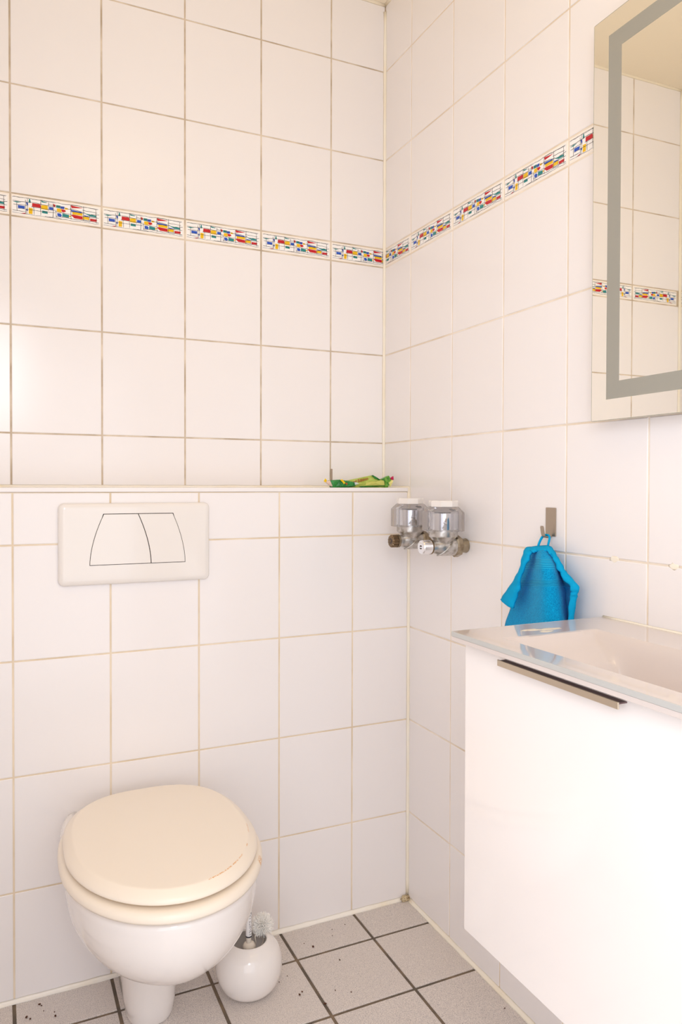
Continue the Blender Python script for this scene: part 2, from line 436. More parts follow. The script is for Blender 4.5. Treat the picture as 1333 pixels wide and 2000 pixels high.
# ------------------------------------------------------------------ flush plate
def outline(xc, ym, a, bf, bb, nf, nb, z, n=96, inset=0.0):
    out = []
    for j in range(n):
        t = 2*math.pi*j/n; c, s = math.cos(t), math.sin(t); e = nf if s < 0 else nb
        # blend the exponents near the widest line so the outline stays smooth
        out.append((xc+(a-inset)*math.copysign(abs(c)**(2/e), c), ym+((bf if s < 0 else bb)-inset)*math.copysign(abs(s)**(2/e), s), z))
    return out
fp = thing('flush_plate', 'white dual flush plate on the tiled wall above the toilet', 'flush plate', (-0.7235, -DEPTH, 0.902))
def rrect(hw, hh, r, y, bulge, n=8):
    pts = []
    for cx_, cz_, a0 in ((hw-r, hh-r, 0), (-hw+r, hh-r, 90), (-hw+r, -hh+r, 180), (hw-r, -hh+r, 270)):
        for k in range(n+1):
            a = math.radians(a0+90*k/n); x, z = cx_+r*math.cos(a), cz_+r*math.sin(a)
            x += math.copysign(bulge*(1-(z/hh)**2), x)
            pts.append((x, y, z))
    return pts
CZ = 0.0918
def lift(P): return [(x, y, z+CZ) for x, y, z in P]
prof = [(0.003, 0.0), (0.0, -0.0015), (0.0, -0.006), (0.0015, -0.0095), (0.0045, -0.0118), (0.012, -0.0128), (0.03, -0.0136)]
rings = [lift(rrect(0.1685-i, 0.0918-i, 0.012-min(i, 0.006), y, 0.003)) for i, y in prof]
under(link('plate', loft(rings), m_plastic, loc=tuple(fp.location), smooth=True), fp); autosmooth(fp.children[0], 50)
def bow(z): return (z-0.1585)/(0.0456-0.1585)          # 0 at the top, 1 at the bottom of the buttons
def side(sgn, xt, xb, N=14, z0=0.1585, z1=0.0456):
    P = []
    for k in range(N+1):
        t = k/N; x = xt+(xb-xt)*(1-(1-t)**1.75); P.append((x, z0+(z1-z0)*t))
    return P
def prism(name, poly, y0, y1, m, parent, bev=0.0012):
    n = len(poly); bm = bmesh.new()
    cxm = sum(p[0] for p in poly)/n; czm = sum(p[1] for p in poly)/n
    def ring(y, s): return [bm.verts.new((cxm+(x-cxm)*s, y, czm+(z-czm)*s)) for x, z in poly]
    k = 1-bev/0.05
    rs = [ring(y0, 1.0), ring(y1+bev*0.7, 1.0), ring(y1, k)]
    for r0, r1 in zip(rs, rs[1:]):
        for i in range(n): bm.faces.new((r0[i], r0[(i+1) % n], r1[(i+1) % n], r1[i]))
    bm.faces.new(rs[-1]); bm.faces.new(rs[0][::-1])
    return link(name, bm_me(bm), m, parent)
Lp = side(-1, -0.0728, -0.1027); Rp = side(1, 0.0808, 0.1095); Mp = side(1, 0.0025, 0.0313)
def inset_l(P, d): return [(x+d, z) for x, z in P]
for nm, left, right, y1, mm in (('button_gap', inset_l(Lp, -0.0015), inset_l(Rp, 0.0015), -0.0138, m_gap),
                            ('flush_button', inset_l(Lp, 0.0), inset_l(Mp, -0.0009), -0.0146, m_plastic),
                            ('flush_button', inset_l(Mp, 0.0009), inset_l(Rp, 0.0), -0.0146, m_plastic)):
    if nm == 'button_gap':
        left = [(x, z+(0.0015 if i == 0 else (-0.0015 if i == len(left)-1 else 0))) for i, (x, z) in enumerate(left)]
        right = [(x, z+(0.0015 if i == 0 else (-0.0015 if i == len(right)-1 else 0))) for i, (x, z) in enumerate(right)]
    prism(nm, left+right[::-1], -0.009, y1, mm, fp, bev=0.0004)

# ------------------------------------------------------------------ toilet
XC, YM = -0.7215, -0.426
toilet = thing('toilet', 'white ceramic toilet with closed cream wooden seat and lid', 'toilet', (XC, -0.35, 0.0))
def bowl_mesh():
    N = 96; rings = []
    def ring(a, bf, ym, bb, z, nb, nf=2.0): return [(x, min(y, -DEPTH-0.0005), zz) for x, y, zz in outline(XC, ym, a, bf, bb, nf, nb, z, N)]
    wall = lambda ym: -DEPTH-0.0005-ym
    # rim from inside the top outwards, then the bowl flank, then the underside and the foot
    rings.append(ring(0.11, 0.17, YM, 0.20, 0.3945, 3)); rings.append(ring(0.166, 0.230, YM, wall(YM)-0.012, 0.3950, 5.0))
    rings.append(ring(0.170, 0.235, YM, wall(YM)+0.05, 0.3948, 4.0))
    rings.append(ring(0.174, 0.239, YM, wall(YM)+0.06, 0.393, 4.0))
    rings.append(ring(0.178, 0.2425, YM, wall(YM)+0.06, 0.388, 4.0))
    z0, zb, pp, q, amin, bmin, sh = 0.385, 0.2124, 2.68, 1.434, 0.020, 0.080, 0.0
    for k in range(0, 21):
        t = k/20*0.992
        s = max(0.0, 1-t**pp)**(1/q); z = z0-(z0-zb)*t
        a = amin+(0.1795-amin)*s; bf = bmin+(0.243-bmin)*s
        a = max(a, 0.058+0.0*t)
        rings.append(ring(a, max(bf, 0.075), YM, wall(YM)+0.06, z, 4.0-t))
    for a, yf, z, nf in ((0.060, -0.420, 0.2105, 2.0), (0.061, -0.385, 0.207, 2.2), (0.0605, -0.368, 0.195, 2.4), (0.060, -0.362, 0.15, 2.5), (0.057, -0.357, 0.09, 2.5), (0.0545, -0.353, 0.04, 2.5), (0.051, -0.347, 0.012, 2.5), (0.047, -0.342, 0.0006, 2.5)):
        ym = -0.28; rings.append(ring(a, ym-yf, ym, wall(ym), z, 5, nf))
    return loft(rings)
bowl = under(link('bowl', bowl_mesh(), m_ceramic, smooth=True), toilet); autosmooth(bowl, 60)

def seat_mat(name):
    m = mat(name, lin(245, 234, 218), 0.34, coat=0.15)
    nt = m.node_tree; b = nt.nodes['Principled BSDF']; tc = nt.nodes['Texture Coordinate']
    at = nt.nodes.new('ShaderNodeAttribute'); at.attribute_name = 'wear'
    n = nt.nodes.new('ShaderNodeTexNoise'); n.inputs['Scale'].default_value = 420; n.inputs['Detail'].default_value = 5
    nt.links.new(tc.outputs['Object'], n.inputs['Vector'])
    mr = nt.nodes.new('ShaderNodeMapRange'); mr.inputs['From Min'].default_value = 0.40; mr.inputs['From Max'].default_value = 0.56
    nt.links.new(n.outputs['Fac'], mr.inputs['Value'])
    mu = nt.nodes.new('ShaderNodeMath'); mu.operation = 'MULTIPLY'
    nt.links.new(at.outputs['Fac'], mu.inputs[0]); nt.links.new(mr.outputs['Result'], mu.inputs[1])
    mx = nt.nodes.new('ShaderNodeMix'); mx.data_type = 'RGBA'
    mx.inputs['A'].default_value = lin(245, 234, 218); mx.inputs['B'].default_value = lin(220, 158, 78)
    nt.links.new(mu.outputs[0], mx.inputs['Factor']); nt.links.new(mx.outputs['Result'], b.inputs['Base Color'])
    return m
m_seat = seat_mat('cream_lacquered_wood')
LID = dict(a=0.1815, bf=0.240, bb=0.238, nf=2.0, nb=2.75)
def o_ring(inset, z, da=0, df=0, db=0, N=256):
    return outline(XC, YM, LID['a']+da, LID['bf']+df, LID['bb']+db, LID['nf'], LID['nb'], z, N, inset)
def set_wear(o, fn):
    at = o.data.attributes.new('wear', 'FLOAT', 'POINT')
    for i, v in enumerate(o.data.vertices): at.data[i].value = fn(v.co)
def ang(co): return math.degrees(math.atan2(co.y-YM, co.x-XC))
lid_prof = [(0.05, 0.4262), (0.006, 0.4258), (0.001, 0.4268), (0.0, 0.4290), (0.0010, 0.4325), (0.0035, 0.4360), (0.0080, 0.4397), (0.0125, 0.4429), (0.0155, 0.4450), (0.0165, 0.44565), (0.0175, 0.4461), (0.0188, 0.4464), (0.0205, 0.44655), (0.025, 0.4467), (0.04, 0.4469), (0.08, 0.4472), (0.13, 0.4474), (0.17, 0.4475)]
lid = link('lid', loft([o_ring(i, z) for i, z in lid_prof]), m_seat, smooth=True)
def lid_wear(c):
    if not (0.4454 < c.z < 0.4463): return 0
    a = ang(c); k = 0
    for a0, a1, s in ((-80, -60, 1.0), (-59, -53, 0.7), (-44, -41, 0.9), (-27, -15, 0.55)):
        if a0 < a < a1: k = s
    return k*1.0
set_wear(lid, lid_wear); under(lid, toilet)
sp = [(0.006, 0.4005), (0.001, 0.4015), (0.0, 0.405), (0.0003, 0.410), (0.003, 0.4155), (0.008, 0.4185), (0.015, 0.4195), (0.05, 0.4195), (0.075, 0.415), (0.08, 0.408), (0.075, 0.4005)]
sr = [o_ring(i, z, 0.009, 0.0135, 0.0) for i, z in sp]; sr.append(sr[0])
seat = link('seat', loft(sr, False, False), m_seat, smooth=True)
def seat_wear(c):
    a = ang(c); return 0.95 if (-43 < a < -36 and 0.408 < c.z < 0.4170) else 0
set_wear(seat, seat_wear); under(seat, toilet)
for dx in (-0.075, 0.075):
    under(link('hinge', lathe([(0.004, -0.03), (0.007, -0.029), (0.007, 0.029), (0.004, 0.03)], 20, 'X', (XC+dx, -0.196, 0.4235)), m_plastic, smooth=False), toilet)
    under(link('hinge_post', lathe([(0.010, 0.3935), (0.010, 0.418)], 16, 'Z', (XC+dx, -0.196, 0)), m_plastic), toilet)

# ------------------------------------------------------------------ brush holder and brush
PX, PY = -0.507, -0.318
pot_p = [(0.012, 0.0005), (0.036, 0.0008), (0.050, 0.006), (0.062, 0.018), (0.070, 0.036), (0.0738, 0.056), (0.0725, 0.076), (0.066, 0.094), (0.056, 0.106), (0.047, 0.113), (0.0425, 0.1155), (0.0395, 0.1150), (0.039, 0.110), (0.046, 0.102), (0.058, 0.085), (0.062, 0.06), (0.055, 0.025), (0.04, 0.010), (0.01, 0.008)]
def dense(p, n=4): return catmull([tuple(q) for q in p], n)
pot = thing('brush_holder', 'round white ceramic toilet brush pot on the floor beside the toilet', 'brush holder', (PX, PY, 0))
under(autosmooth(link('pot', lathe(dense(pot_p), 72, 'Z', (PX, PY, 0)), m_ceramic), 60), pot)
br = thing('toilet_brush', 'white toilet brush with bushy bristles standing in the round white pot', 'brush', (PX, PY, 0.0085))
m_stick = mat('white_plastic_stick', lin(244, 234, 220), 0.3)
hx, hy = -0.5075, -0.318
under(link('handle', lathe([(0.0045, 0.0092), (0.0055, 0.03), (0.0055, 0.31), (0.007, 0.335), (0.0055, 0.350), (0.002, 0.354)], 20, 'Z', (hx, hy, 0)), m_stick, smooth=True), br)
under(link('collar', lathe([(0.006, 0.086), (0.0135, 0.089), (0.015, 0.097), (0.012, 0.104), (0.006, 0.107)], 24, 'Z', (hx+0.001, hy, 0)), m_stick, smooth=True), br)
lab = under(link('paper_label', lathe([(0.0060, 0.1225), (0.0066, 0.1227), (0.0066, 0.1785), (0.0060, 0.179)], 24, 'Z', (hx, hy, 0)), mat('label_paper', lin(242, 240, 240), 0.6)), br)
m_ink = mat('label_ink', lin(52, 52, 62), 0.6)
under(link('label_band', lathe([(0.0060, 0.1196), (0.0067, 0.1198), (0.0067, 0.1224), (0.0060, 0.1226)], 24, 'Z', (hx, hy, 0)), m_ink), br)
bm = bmesh.new(); rnd = random.Random(8)
for k in range(5):
    a0 = -1.75+k*0.3
    z0 = 0.126
    while z0 < 0.172:
        hgt = rnd.choice((0.0016, 0.003, 0.0045)); r = 0.00672
        q = [bm.verts.new((hx+r*math.cos(a), hy+r*math.sin(a), z)) for a, z in ((a0, z0), (a0+0.13, z0), (a0+0.13, z0+hgt), (a0, z0+hgt))]
        bm.faces.new(q); z0 += hgt+rnd.choice((0.0016, 0.003, 0.005))
under(link('label_print', bm_me(bm), m_ink), br)
# bristle ball: many thin tapered bristles
BC = Vector((-0.4665, -0.292, 0.1215)); bm = bmesh.new(); rnd = random.Random(3)
bmesh.ops.create_icosphere(bm, subdivisions=3, radius=0.012, matrix=Matrix.Translation(BC))
for k in range(1000):
    d = Vector((rnd.gauss(0, 1), rnd.gauss(0, 1), rnd.gauss(0, 1)+0.25)).normalized()
    L = 0.0255*rnd.uniform(0.82, 1.04); a = d.orthogonal().normalized(); b = d.cross(a)
    base = BC+d*0.004; tip = BC+d*L+Vector((rnd.uniform(-1, 1), rnd.uniform(-1, 1), rnd.uniform(-1, 1)))*0.0022
    r = 0.0011
    vb = [bm.verts.new(base+a*r*math.cos(t)+b*r*math.sin(t)) for t in (0, 2.09, 4.19)]
    vt = [bm.verts.new(tip+a*r*0.8*math.cos(t)+b*r*0.8*math.sin(t)) for t in (0, 2.09, 4.19)]
    for i in range(3): bm.faces.new((vb[i], vb[(i+1) % 3], vt[(i+1) % 3], vt[i]))
    bm.faces.new(vt)
hd = under(link('bristles', bm_me(bm), mat('white_bristle', lin(253, 251, 247), 0.5)), br); hd['kind'] = 'stuff'
def twist(p0, p1, name):
    p0, p1 = Vector(p0), Vector(p1)
    for ph in (0,):
        pts = []
        for i in range(40):
            t = i/39; p = p0.lerp(p1, t); a = t*30
            pts.append(p+Vector((math.cos(a), math.sin(a), 0))*0.0008)
        under(link(name, tube(pts, 0.0012, 6), m_stick, smooth=True), br)
twist((-0.486, -0.300, 0.113), (-0.4905, -0.318, 0.018), 'twisted_wire')
twist((-0.4640, -0.296, 0.108), (-0.483, -0.312, 0.018), 'twisted_wire')

# ------------------------------------------------------------------ shut-off valves on the right wall
def valve(Y, Z, label, knob):
    v = thing('shutoff_valve', label, 'valve', (0, Y, Z), group=None)
    def cyl(name, prof, m, n=32, smooth=True):
        o = link(name, lathe(prof, n, 'X', (0, Y, Z)), m); autosmooth(o, 30); under(o, v); return o
    cyl('wall_pipe', [(0.0165, -0.0005), (0.0175, -0.002), (0.0165, -0.006), (0.0165, -0.0235)], m_brass)
    hexn = cyl('hex_nut', [(0.023, -0.0205), (0.0265, -0.0235), (0.0265, -0.034), (0.023, -0.0375)], m_brass, 8)
    cyl('body', [(0.020, -0.034), (0.0220, -0.037), (0.0220, -0.068), (0.0210, -0.074), (0.0175, -0.084), (0.0150, -0.090), (0.0145, -0.1005)], m_cast)
    # slanting cast rib across the body
    pts = []
    for k in range(17):
        t = k/16; a = math.radians(-150+t*150)
        pts.append((-0.086+0.050*t, Y+0.0203*math.cos(math.radians(180)+0.9*math.sin(a)*0.0)*0-0.0214*math.sin(math.radians(20+140*t)), Z-0.0214*math.cos(math.radians(20+140*t))))
    under(link('cast_rib', tube(pts, 0.0018, 8), m_cast, smooth=True), v)
    # neck under the handle
    o = link('neck', lathe([(0.0185, Z+0.004), (0.023, Z+0.012), (0.030, Z+0.0205), (0.0335, Z+0.0235), (0.0340, Z+0.026), (0.0340, Z+0.040)], 40, 'Z', (-0.0645, Y, 0)), m_cast); autosmooth(o, 30); under(o, v)
    zb, zt = Z+0.0365, Z+0.093
    o = link('chrome_core', lathe([(0.022, zb+0.001), (0.0325, zb+0.002), (0.0335, zb+0.004), (0.0335, zt-0.015), (0.030, zt-0.012)], 48, 'Z', (-0.0645, Y, 0)), m_chrome); autosmooth(o, 40); under(o, v)
    # clear faceted skirt round the chrome core
    n = 8; R1 = 0.0495
    rings = []
    for r, z in ((0.0350, zb), (R1, zb), (R1, zt-0.013), (0.036, zt), (0.020, zt), (0.020, zt-0.006), (0.0350, zt-0.0105), (0.0350, zb)):
        rings.append([(-0.0645+r*math.cos(math.radians(22.5+27+45*j)), Y+r*math.sin(math.radians(22.5+27+45*j)), z) for j in range(n)])
    o = link('clear_handle', loft(rings, False, False), m_acrylic)
    bm = bmesh.new(); bm.from_mesh(o.data); bmesh.ops.remove_doubles(bm, verts=bm.verts[:], dist=1e-5); bmesh.ops.recalc_face_normals(bm, faces=bm.faces[:]); bm.to_mesh(o.data); bm.free(); under(o, v)
    rings = []
    for r, z in ((0.0335, zt+0.0002), (0.0345, zt+0.001), (0.0345, zt+0.0125), (0.033, zt+0.0145)):
        rings.append([(-0.0645+r*math.cos(math.radians(22.5+27+45*j)), Y+r*math.sin(math.radians(22.5+27+45*j)), z) for j in range(n)])
    under(link('white_cap', loft(rings), m_plastic), v)
    if knob == 'slotted':
        cyl('slotted_plug', [(0.0155, -0.1000), (0.0165, -0.1012), (0.0165, -0.122), (0.0150, -0.1245), (0.0125, -0.1250)], m_chrome)
        cyl('plug_ring', [(0.0150, -0.0975), (0.0172, -0.098), (0.0172, -0.1008), (0.0150, -0.1012)], m_dark_brass)
        s = link('slot', lathe([(0.0048, -0.1249), (0.0048, -0.12545)], 20, 'X', (0, Y, Z)), m_dark); under(s, v)
        b = box('slot_bar', -0.1262, -0.1252, Y-0.0046, Y+0.0046, Z-0.0011, Z+0.0011, m_chrome); under(b, v)
    else:
        cyl('tail_ring', [(0.0140, -0.0975), (0.0165, -0.098), (0.0165, -0.1035), (0.0140, -0.104)], m_brass)
        rings = []
        for r, x in ((0.0135, -0.1035), (0.0160, -0.105), (0.0160, -0.118), (0.0140, -0.1205)):
            rings.append([(x, Y+(r-(0.0016 if j % 4 < 1 else 0))*math.cos(2*math.pi*j/48), Z+(r-(0.0016 if j % 4 < 1 else 0))*math.sin(2*math.pi*j/48)) for j in range(48)])
        o = link('knurled_plug', loft(rings), m_dark_brass); under(o, v)
        s = link('plug_recess', lathe([(0.0075, -0.1204), (0.0075, -0.1208)], 20, 'X', (0, Y, Z)), m_dark); under(s, v)
        s = link('plug_pin', lathe([(0.0035, -0.1206), (0.0030, -0.1225)], 16, 'X', (0, Y, Z)), m_dark_brass); under(s, v)
    return v
valve(-0.416, 0.9845, 'shut-off valve nearest the towel, with white cap, clear handle and chrome slotted plug', 'slotted')
valve(-0.262, 0.9875, 'shut-off valve nearest the corner, with white cap, clear handle and brown knurled plug', 'knurled')

# ------------------------------------------------------------------ towel hook and towel
hk = thing('towel_hook', 'brushed steel adhesive hook on the right wall holding the towel', 'hook', (0, -0.7165, 1.027))
def local_box(name, x0, x1, y0, y1, z0, z1, m, parent, bev): return under(box(name, x0, x1, y0, y1, z0, z1, m, bev=bev), parent)
local_box('hook_plate', -0.0028, -0.0002, -0.7312, -0.7012, 1.0262, 1.0838, m_steel, hk, 0.0012)
prong = [(-0.0020, 1.034), (-0.0022, 1.029), (-0.0045, 1.0252), (-0.010, 1.0240), (-0.0155, 1.0245), (-0.0195, 1.0275), (-0.0215, 1.033), (-0.0230, 1.041), (-0.0240, 1.0475)]
prong = catmull(prong, 4)
rings = []
for i, (x, z) in enumerate(prong):
    x2, z2 = prong[min(i+1, len(prong)-1)]; x1, z1 = prong[max(i-1, 0)]
    t = Vector((x2-x1, 0, z2-z1)).normalized(); nn = Vector((-t.z, 0, t.x))*0.0009
    w2 = 0.0048 if i < len(prong)-2 else 0.0036
    rings.append([(x+nn.x, -0.7160-w2, z+nn.z), (x+nn.x, -0.7160+w2, z+nn.z), (x-nn.x, -0.7160+w2, z-nn.z), (x-nn.x, -0.7160-w2, z-nn.z)])
under(link('hook_prong', loft(rings), m_steel), hk)

TOWEL = [
  [(-0.0074,-0.6614,0.9923),(-0.0223,-0.6941,0.9955),(-0.0422,-0.7366,0.9998),(-0.0310,-0.7414,0.9998),(-0.0056,-0.7206,0.9972),(-0.0174,-0.7389,0.9991)],
  [(-0.0098,-0.6547,0.9769),(-0.0295,-0.7014,0.9819),(-0.0558,-0.7530,0.9877),(-0.0410,-0.7622,0.9879),(-0.0074,-0.7334,0.9840),(-0.0230,-0.7588,0.9869)],
  [(-0.0120,-0.6426,0.9543),(-0.0360,-0.7063,0.9621),(-0.0680,-0.7707,0.9702),(-0.0500,-0.7816,0.9705),(-0.0090,-0.7459,0.9650),(-0.0280,-0.7778,0.9691)],
  [(-0.0120,-0.6293,0.9302),(-0.0360,-0.6987,0.9395),(-0.0680,-0.7724,0.9498),(-0.0500,-0.7861,0.9505),(-0.0090,-0.7579,0.9451),(-0.0280,-0.7964,0.9506)],
  [(-0.0120,-0.6227,0.9109),(-0.0360,-0.6957,0.9216),(-0.0680,-0.7741,0.9334),(-0.0500,-0.7905,0.9345),(-0.0090,-0.7667,0.9291),(-0.0280,-0.8132,0.9361)],
  [(-0.0120,-0.6109,0.8830),(-0.0360,-0.6911,0.8960),(-0.0680,-0.7743,0.9099),(-0.0500,-0.7950,0.9117),(-0.0090,-0.7699,0.9056),(-0.0280,-0.8107,0.9126)],
  [(-0.0120,-0.6024,0.8598),(-0.0360,-0.6865,0.8745),(-0.0680,-0.7745,0.8904),(-0.0500,-0.7980,0.8928),(-0.0090,-0.7729,0.8861),(-0.0280,-0.8067,0.8926)],
  [(-0.0120,-0.5858,0.8260),(-0.0360,-0.6804,0.8442),(-0.0680,-0.7748,0.8630),(-0.0500,-0.8025,0.8664),(-0.0090,-0.7761,0.8587),(-0.0280,-0.8056,0.8653)],
  [(-0.0120,-0.5782,0.7799),(-0.0360,-0.6775,0.8017),(-0.0680,-0.7752,0.8239),(-0.0500,-0.8057,0.8283),(-0.0090,-0.7779,0.8192),(-0.0280,-0.8047,0.8262)],
  [(-0.0120,-0.5714,0.7335),(-0.0360,-0.6747,0.7590),(-0.0680,-0.7756,0.7848),(-0.0500,-0.8089,0.7904),(-0.0090,-0.7783,0.7795),(-0.0280,-0.8051,0.7873)],
]
HEM = [((-0.0400,-0.6054,0.8840),(-0.0600,-0.6728,0.8782)),
  ((-0.0400,-0.6245,0.9033),(-0.0600,-0.6840,0.9038)),
  ((-0.0400,-0.6532,0.9344),(-0.0600,-0.6929,0.9226)),
  ((-0.0400,-0.6728,0.9608),(-0.0600,-0.6972,0.9478)),
  ((-0.0400,-0.6786,0.9824),(-0.0560,-0.7120,0.9758)),
  ((-0.0340,-0.6796,0.9989),(-0.0480,-0.7113,0.9907)),
  ((-0.0280,-0.6914,1.0023),(-0.0420,-0.7164,0.9960)),
  ((-0.0260,-0.7078,1.0051),(-0.0400,-0.7294,0.9981)),
  ((-0.0260,-0.7414,1.0077),(-0.0400,-0.7550,0.9992)),
  ((-0.0280,-0.7587,0.9971),(-0.0400,-0.7668,0.9913)),
  ((-0.0340,-0.7782,0.9852),(-0.0400,-0.7771,0.9804)),
  ((-0.0340,-0.7924,0.9685),(-0.0400,-0.7887,0.9649)),
  ((-0.0340,-0.8044,0.9586),(-0.0400,-0.8001,0.9526)),
  ((-0.0340,-0.8309,0.9416),(-0.0400,-0.8210,0.9359)),
  ((-0.0340,-0.8293,0.9299),(-0.0400,-0.8197,0.9261)),
  ((-0.0340,-0.8254,0.9174),(-0.0400,-0.8184,0.9164)),
  ((-0.0340,-0.8190,0.8796),(-0.0400,-0.8133,0.8791)),
  ((-0.0340,-0.8167,0.8387),(-0.0400,-0.8110,0.8382))]
def towel_mat():
    m = mat('blue_terry', lin(6, 156, 216), 0.95, spec=0.1)
    nt = m.node_tree; b = nt.nodes['Principled BSDF']; tc = nt.nodes['Texture Coordinate']
    b.inputs['Sheen Weight'].default_value = 0.08
    n = nt.nodes.new('ShaderNodeTexNoise'); n.inputs['Scale'].default_value = 700; n.inputs['Detail'].default_value = 2
    nt.links.new(tc.outputs['Object'], n.inputs['Vector'])
    r = nt.nodes.new('ShaderNodeValToRGB'); r.color_ramp.elements[0].position = 0.32; r.color_ramp.elements[0].color = lin(0, 124, 186)
    r.color_ramp.elements[1].position = 0.68; r.color_ramp.elements[1].color = lin(14, 178, 232)
    nt.links.new(n.outputs['Fac'], r.inputs['Fac']); nt.links.new(r.outputs['Color'], b.inputs['Base Color'])
    # ribbed bands woven across the towel: attribute 'band' marks them, 'rib' carries the rib phase
    at = nt.nodes.new('ShaderNodeAttribute'); at.attribute_name = 'band'
    ah = nt.nodes.new('ShaderNodeAttribute'); ah.attribute_name = 'along'
    sn = nt.nodes.new('ShaderNodeMath'); sn.operation = 'SINE'
    ml = nt.nodes.new('ShaderNodeMath'); ml.operation = 'MULTIPLY'; ml.inputs[1].default_value = 2*math.pi
    nt.links.new(ah.outputs['Fac'], ml.inputs[0]); nt.links.new(ml.outputs[0], sn.inputs[0])
    mr = nt.nodes.new('ShaderNodeMapRange'); mr.inputs['From Min'].default_value = -1; mr.inputs['To Min'].default_value = 0
    nt.links.new(sn.outputs[0], mr.inputs['Value'])
    mx = nt.nodes.new('ShaderNodeMix'); mx.data_type = 'FLOAT'
    nt.links.new(at.outputs['Fac'], mx.inputs['Factor']); nt.links.new(n.outputs['Fac'], mx.inputs['A']); nt.links.new(mr.outputs['Result'], mx.inputs['B'])
    rc = nt.nodes.new('ShaderNodeMix'); rc.data_type = 'RGBA'; rc.inputs['A'].default_value = lin(0, 134, 196); rc.inputs['B'].default_value = lin(36, 186, 234)
    nt.links.new(mr.outputs['Result'], rc.inputs['Factor'])
    fc = nt.nodes.new('ShaderNodeMix'); fc.data_type = 'RGBA'
    nt.links.new(at.outputs['Fac'], fc.inputs['Factor']); nt.links.new(r.outputs['Color'], fc.inputs['A']); nt.links.new(rc.outputs['Result'], fc.inputs['B'])
    nt.links.new(fc.outputs['Result'], b.inputs['Base Color'])
    bp = nt.nodes.new('ShaderNodeBump'); bp.inputs['Strength'].default_value = 1.0; bp.inputs['Distance'].default_value = 0.0009
    nt.links.new(mx.outputs['Result'], bp.inputs['Height']); nt.links.new(bp.outputs['Normal'], b.inputs['Normal'])
    return m
m_towel = towel_mat()
def sheet(G, t, attrs=None):
    """closed sheet of thickness 2t through a grid of points"""
    nr, nc = len(G), len(G[0])
    def nrm(i, j):
        a = Vector(G[min(i+1, nr-1)][j])-Vector(G[max(i-1, 0)][j]); b = Vector(G[i][min(j+1, nc-1)])-Vector(G[i][max(j-1, 0)])
        n = a.cross(b)
        return n.normalized() if n.length > 1e-9 else Vector((-1, 0, 0))
    V = []; F = []
    for s in (1, -1):
        for i in range(nr):
            for j in range(nc):
                p = Vector(G[i][j])+nrm(i, j)*t*s; p.x = min(p.x, -0.002); V.append(tuple(p))
    idx = lambda s, i, j: s*nr*nc+i*nc+j
    for i in range(nr-1):
        for j in range(nc-1):
            F.append((idx(0, i, j), idx(0, i, j+1), idx(0, i+1, j+1), idx(0, i+1, j)))
            F.append((idx(1, i, j), idx(1, i+1, j), idx(1, i+1, j+1), idx(1, i, j+1)))
    for i in range(nr-1):
        F.append((idx(0, i, 0), idx(0, i+1, 0), idx(1, i+1, 0), idx(1, i, 0))); F.append((idx(0, i, nc-1), idx(1, i, nc-1), idx(1, i+1, nc-1), idx(0, i+1, nc-1)))
    for j in range(nc-1):
        F.append((idx(0, 0, j), idx(1, 0, j), idx(1, 0, j+1), idx(0, 0, j+1))); F.append((idx(0, nr-1, j), idx(0, nr-1, j+1), idx(1, nr-1, j+1), idx(1, nr-1, j)))
    me = pyd(V, F)
    for nme, fn in (attrs or {}).items():
        at = me.attributes.new(nme, 'FLOAT', 'POINT')
        for q in range(len(V)): at.data[q].value = fn((q % (nr*nc))//nc, q % nc)
    bm = bmesh.new(); bm.from_mesh(me); bmesh.ops.recalc_face_normals(bm, faces=bm.faces[:]); bm.to_mesh(me); bm.free()
    return me
tw = thing('hand_towel', 'bright blue terry hand towel hanging by its loop from the steel hook', 'towel', (-0.03, -0.72, 1.0))
NC = 6
cols = [catmull([TOWEL[r][c] for r in range(len(TOWEL))], 6) for c in range(NC)]
G = []
for i in range(len(cols[0])):
    row = catmull([cols[c][i] for c in range(NC)], 9)
    G.append([(min(p[0]+0.0012*math.sin(i*0.55+j*0.35)*(j/len(row)), -0.0055), p[1], p[2]) for j, p in enumerate(row)])
me = sheet(G, 0.002, {'band': lambda i, j: 1.0 if (6 < i <= 12 or 18.5 < i < 24) else 0.0, 'along': lambda i, j: i/6.0*6.5})
under(link('cloth', me, m_towel, smooth=True), tw)
m_hem = mat('blue_hem', lin(14, 166, 220), 0.9, spec=0.1, bump=(420, 0.5, 0.001))
ho = catmull([h[0] for h in HEM], 6); hi = catmull([h[1] for h in HEM], 6)
G = []
for i, (a, b) in enumerate(zip(ho, hi)):
    a, b = Vector(a), Vector(b); wv = 0.0012*math.sin(i*1.3)+0.0009*math.sin(i*0.71+1)
    d = (b-a).normalized(); a2, b2 = a+Vector((wv*0.6, 0, 0))-d*0.0005, b+d*wv-Vector((0.0014*math.sin(i*0.9), 0, 0))
    mid = (a2+b2)/2+Vector((-0.0035, 0, 0))
    G.append([tuple(a2), tuple(a2*0.5+mid*0.5+Vector((-0.0014, 0, 0))), tuple(mid), tuple(b2*0.5+mid*0.5+Vector((-0.0018, 0, 0))), tuple(b2)])
under(link('folded_hem', sheet(G, 0.0022), m_hem, smooth=True), tw)
loop = catmull([(-0.026, -0.7060, 1.0010), (-0.022, -0.7062, 1.0130), (-0.0165, -0.7085, 1.0245), (-0.0125, -0.7125, 1.0285), (-0.0115, -0.7165, 1.0288), (-0.0115, -0.7215, 1.0285), (-0.0130, -0.7262, 1.0240), (-0.0175, -0.7285, 1.0135), (-0.021, -0.7290, 1.0025)], 5)
under(link('hanging_loop', tube(loop, 0.0021, 10, 1.3), m_hem, smooth=True), tw)

